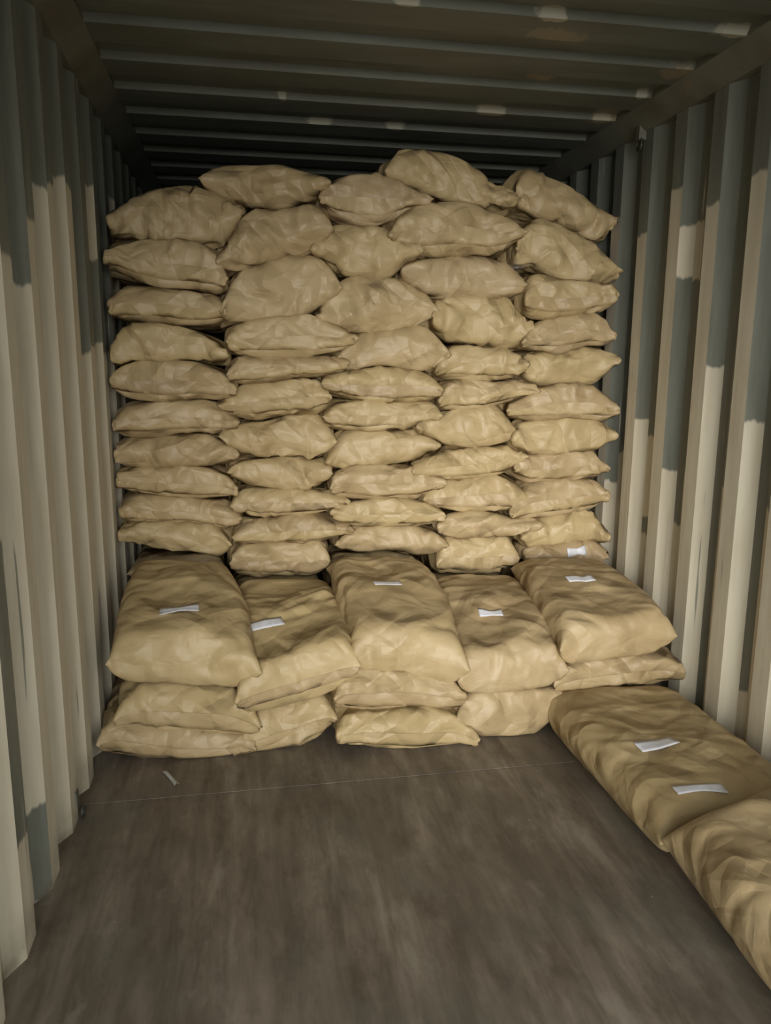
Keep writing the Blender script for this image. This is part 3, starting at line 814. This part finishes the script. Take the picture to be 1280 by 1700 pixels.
def paper_tag(sack, cx, cy, w_, d_, ang, curl=0.0, bow=0.0, axis='z'):
    """white paper slip stuck on the sack, following its surface"""
    dg = bpy.context.evaluated_depsgraph_get()
    dg.update()
    bvh = BVHTree.FromObject(sack, dg)
    nx_, ny_ = 9, 5
    V = []
    for j in range(ny_):
        for i in range(nx_):
            a, b = (i/(nx_-1)-0.5)*w_, (j/(ny_-1)-0.5)*d_
            b *= 1-bow*(1-abs(2*i/(nx_-1)-1))
            x_ = cx + a*math.cos(ang)-b*math.sin(ang); y_ = cy + a*math.sin(ang)+b*math.cos(ang)
            if axis == 'z':
                h, nrm, _, _ = bvh.ray_cast(Vector((x_, y_, 3.0))-sack.location, Vector((0, 0, -1)))
                zz = (h.z+sack.location.z) if h is not None else (V[-1][2] if V else 0.2)
                V.append([x_, y_, zz])
            else:      # stuck on the end face: cx, cy are x and z
                h, nrm, _, _ = bvh.ray_cast(Vector((x_, 1.0, y_))-sack.location, Vector((0, 1, 0)))
                yy = (h.y+sack.location.y) if h is not None else (V[-1][1] if V else 3.45)
                V.append([x_, yy, y_])
    A = np.array(V).reshape(ny_, nx_, 3)
    if axis == 'y':
        A = A[..., [0, 2, 1]]*np.array([1, 1, -1])
    zs = A[..., 2]
    zp = np.pad(zs, 1, 'edge')
    zs = np.maximum(zs, (zp[1:-1, :-2]+zp[1:-1, 2:]+zp[:-2, 1:-1]+zp[2:, 1:-1])/4)
    A[..., 2] = zs + 0.004
    A[0, :, 2] += curl*np.abs(np.linspace(-1, 1, nx_))
    top_ = A.reshape(-1, 3); bot_ = top_-np.array([0, 0, 0.0015])
    if axis == 'y':
        top_ = (top_*np.array([1, 1, -1]))[:, [0, 2, 1]]; bot_ = (bot_*np.array([1, 1, -1]))[:, [0, 2, 1]]
    n_ = nx_*ny_
    F = []
    for j in range(ny_-1):
        for i in range(nx_-1):
            q = (j*nx_+i, j*nx_+i+1, (j+1)*nx_+i+1, (j+1)*nx_+i)
            F.append(q); F.append(tuple(n_+t_ for t_ in q[::-1]))
    ring = [i for i in range(nx_)]+[j*nx_+nx_-1 for j in range(1, ny_)]+[(ny_-1)*nx_+i for i in range(nx_-2, -1, -1)]+[j*nx_ for j in range(ny_-2, 0, -1)]
    for a, b in zip(ring, ring[1:]+ring[:1]):
        F.append((b, a, n_+a, n_+b))
    t_ = mesh_obj('paper_tag', np.concatenate([top_, bot_]), F, MAT_TAG, sack, True, tuple(sack.location))
    t_['label'] = 'white paper tag'
    return t_

LY = {
 'f1': (0, (0, 0, 0), (.045, 2.76, .405), (.615, 2.72, .355), (.07, 3.46, .565), (.49, 3.46, .545), .23, dict(arch=.02, pinch=.25)),
 'f2': (1, (1, 0, 0), (.50, 2.70, .245), (.985, 2.74, .345), (.50, 3.46, .455), (.94, 3.46, .46), .22, dict(arch=.01, pinch=.3, flap_on=True)),
 'f3': (2, (0, 0, 0), (.94, 2.76, .39), (1.40, 2.70, .31), (.91, 3.47, .545), (1.39, 3.47, .52), .23, dict(arch=.02, pinch=.25, blunt=.8)),
 'f4': (3, (0, 0, 0), (1.35, 2.72, .275), (1.81, 2.70, .28), (1.38, 3.46, .435), (1.83, 3.46, .435), .22, dict(arch=.01, pinch=.3)),
 'f5': (4, (1, 0, 0), (1.75, 2.70, .365), (2.28, 2.74, .39), (1.81, 3.47, .505), (2.28, 3.47, .475), .21, dict(arch=.01, pinch=.25)),
 'a': (5, (0, 0, 0), (1.725, 1.86, .09), (2.31, 1.90, .09), (1.715, 2.86, .10), (2.32, 2.86, .10), .195, dict(crumple=.008)),
 'b': (2, (1, 0, 1), (1.70, .95, .10), (2.32, .95, .11), (1.715, 1.86, .125), (2.32, 2.02, .16), .21, dict(crumple=.006)),
}
LYL = {
 'f1': 'big bulging paper sack with a bow-shaped white tag, top of leftmost front pile',
 'f2': 'tilted brown paper sack with a white tag, top of the second front pile',
 'f3': 'long rounded paper sack with a narrow white tag, top of the central front pile',
 'f4': 'brown paper sack with a torn grey-white tag, top of the fourth front pile',
 'f5': 'crumpled paper sack with a white tag, top of the front pile beside the right wall',
 'a': 'paper sack with two white tags lying on the floor along the right wall',
 'b': 'nearest brown paper sack at the right edge, lying on the floor in front',
}
rnd = random.Random(8)
lying = {}
for key, (var, fl, FL, FR, BL, BR, th, kw) in LY.items():
    o = lying_sack(var, tuple(bool(x_) for x_ in fl), FL, FR, BL, BR, th, rnd, **kw)
    tag_thing(o, LYL[key], 'sack', 'sacks of the front row' if key[0] == 'f' else 'sacks along the right wall')
    lying[key] = o
bpy.context.view_layer.update()
paper_tag(lying['f1'], 0.305, 2.92, .145, .06, 0.05, .004, bow=.55)
paper_tag(lying['f2'], 0.635, 2.98, .13, .05, 0.25)
paper_tag(lying['f3'], 1.14, 3.09, .12, .035, 0.15)
paper_tag(lying['f4'], 1.565, 3.0, .10, .045, -0.1, bow=.4)
paper_tag(lying['f5'], 2.0, 3.09, .13, .05, 0.1)
paper_tag(lying['a'], 1.935, 2.27, .15, .055, 0.15, bow=-.1)
paper_tag(lying['a'], 1.925, 1.99, .17, .045, 0.0, bow=.3)
paper_tag(made['5.11'][0], 2.165, 0.56, .10, .05, 0.1, bow=.4, axis='y')
paper_tag(made['5.2'][0], 1.835, 1.91, .045, .014, 0.1, axis='y')


# ---------------------------------------------------------------- small things
def scrap(name, label, cat, pts_, mat, width=0.02, seed=1):
    r = random.Random(seed)
    V = []
    for (x_, y_, z_) in pts_:
        dx, dy = r.uniform(-.3, .3)*width, r.uniform(-.3, .3)*width
        V += [(x_-width/2+dx, y_+dy, z_), (x_+dx*.5, y_+dy-width*.2, z_+0.012*r.random()+.004), (x_+width/2+dx, y_+dy+width*.2, z_+0.004*r.random())]
    F = []
    for i in range(len(pts_)-1):
        for a in range(2):
            F.append((i*3+a, i*3+a+1, i*3+a+4, i*3+a+3))
    o = mesh_obj(name, V, F, mat, None, False, (pts_[0][0], pts_[0][1], 0.0))
    s_ = o.modifiers.new('thickness', 'SOLIDIFY'); s_.thickness = 0.001
    tag_thing(o, label, cat)
    return o

scrap('plastic_scrap', 'small pale plastic scrap on the floor before the leftmost pile', 'scrap', [(0.245, 2.69, 0.002), (0.262, 2.66, 0.004), (0.285, 2.62, 0.003), (0.30, 2.59, 0.002)], MAT_SCRAP, 0.014, 2)

def lashing_ring(parent, c, r_, tube, axis, hang):
    """steel ring hanging from a welded lug"""
    n1, n2 = 20, 8
    V, F = [], []
    for i in range(n1):
        a = 2*math.pi*i/n1
        for j in range(n2):
            b = 2*math.pi*j/n2
            rr = r_+tube*math.cos(b)
            V.append((c[0]+tube*math.sin(b), c[1]+rr*math.cos(a)*0.8, c[2]-hang+rr*math.sin(a)))
    for i in range(n1):
        for j in range(n2):
            F.append((i*n2+j, ((i+1) % n1)*n2+j, ((i+1) % n1)*n2+(j+1) % n2, i*n2+(j+1) % n2))
    ring = mesh_obj('lashing_ring', V, F, MAT_STEEL, parent, True)
    v, f = box_geo(c[0]-0.012, c[0]+0.04*axis+0.012, c[1]-0.016, c[1]+0.016, c[2]-0.012, c[2]+0.05)
    lug = mesh_obj('lug', v, f, MAT_RAIL, ring)
    return ring

lashing_ring(wall_right, (W-0.022, 3.42, 2.455), 0.026, 0.006, 1, 0.03)
lashing_ring(wall_left, (0.018, 2.43, 0.052), 0.020, 0.005, -1, 0.024)
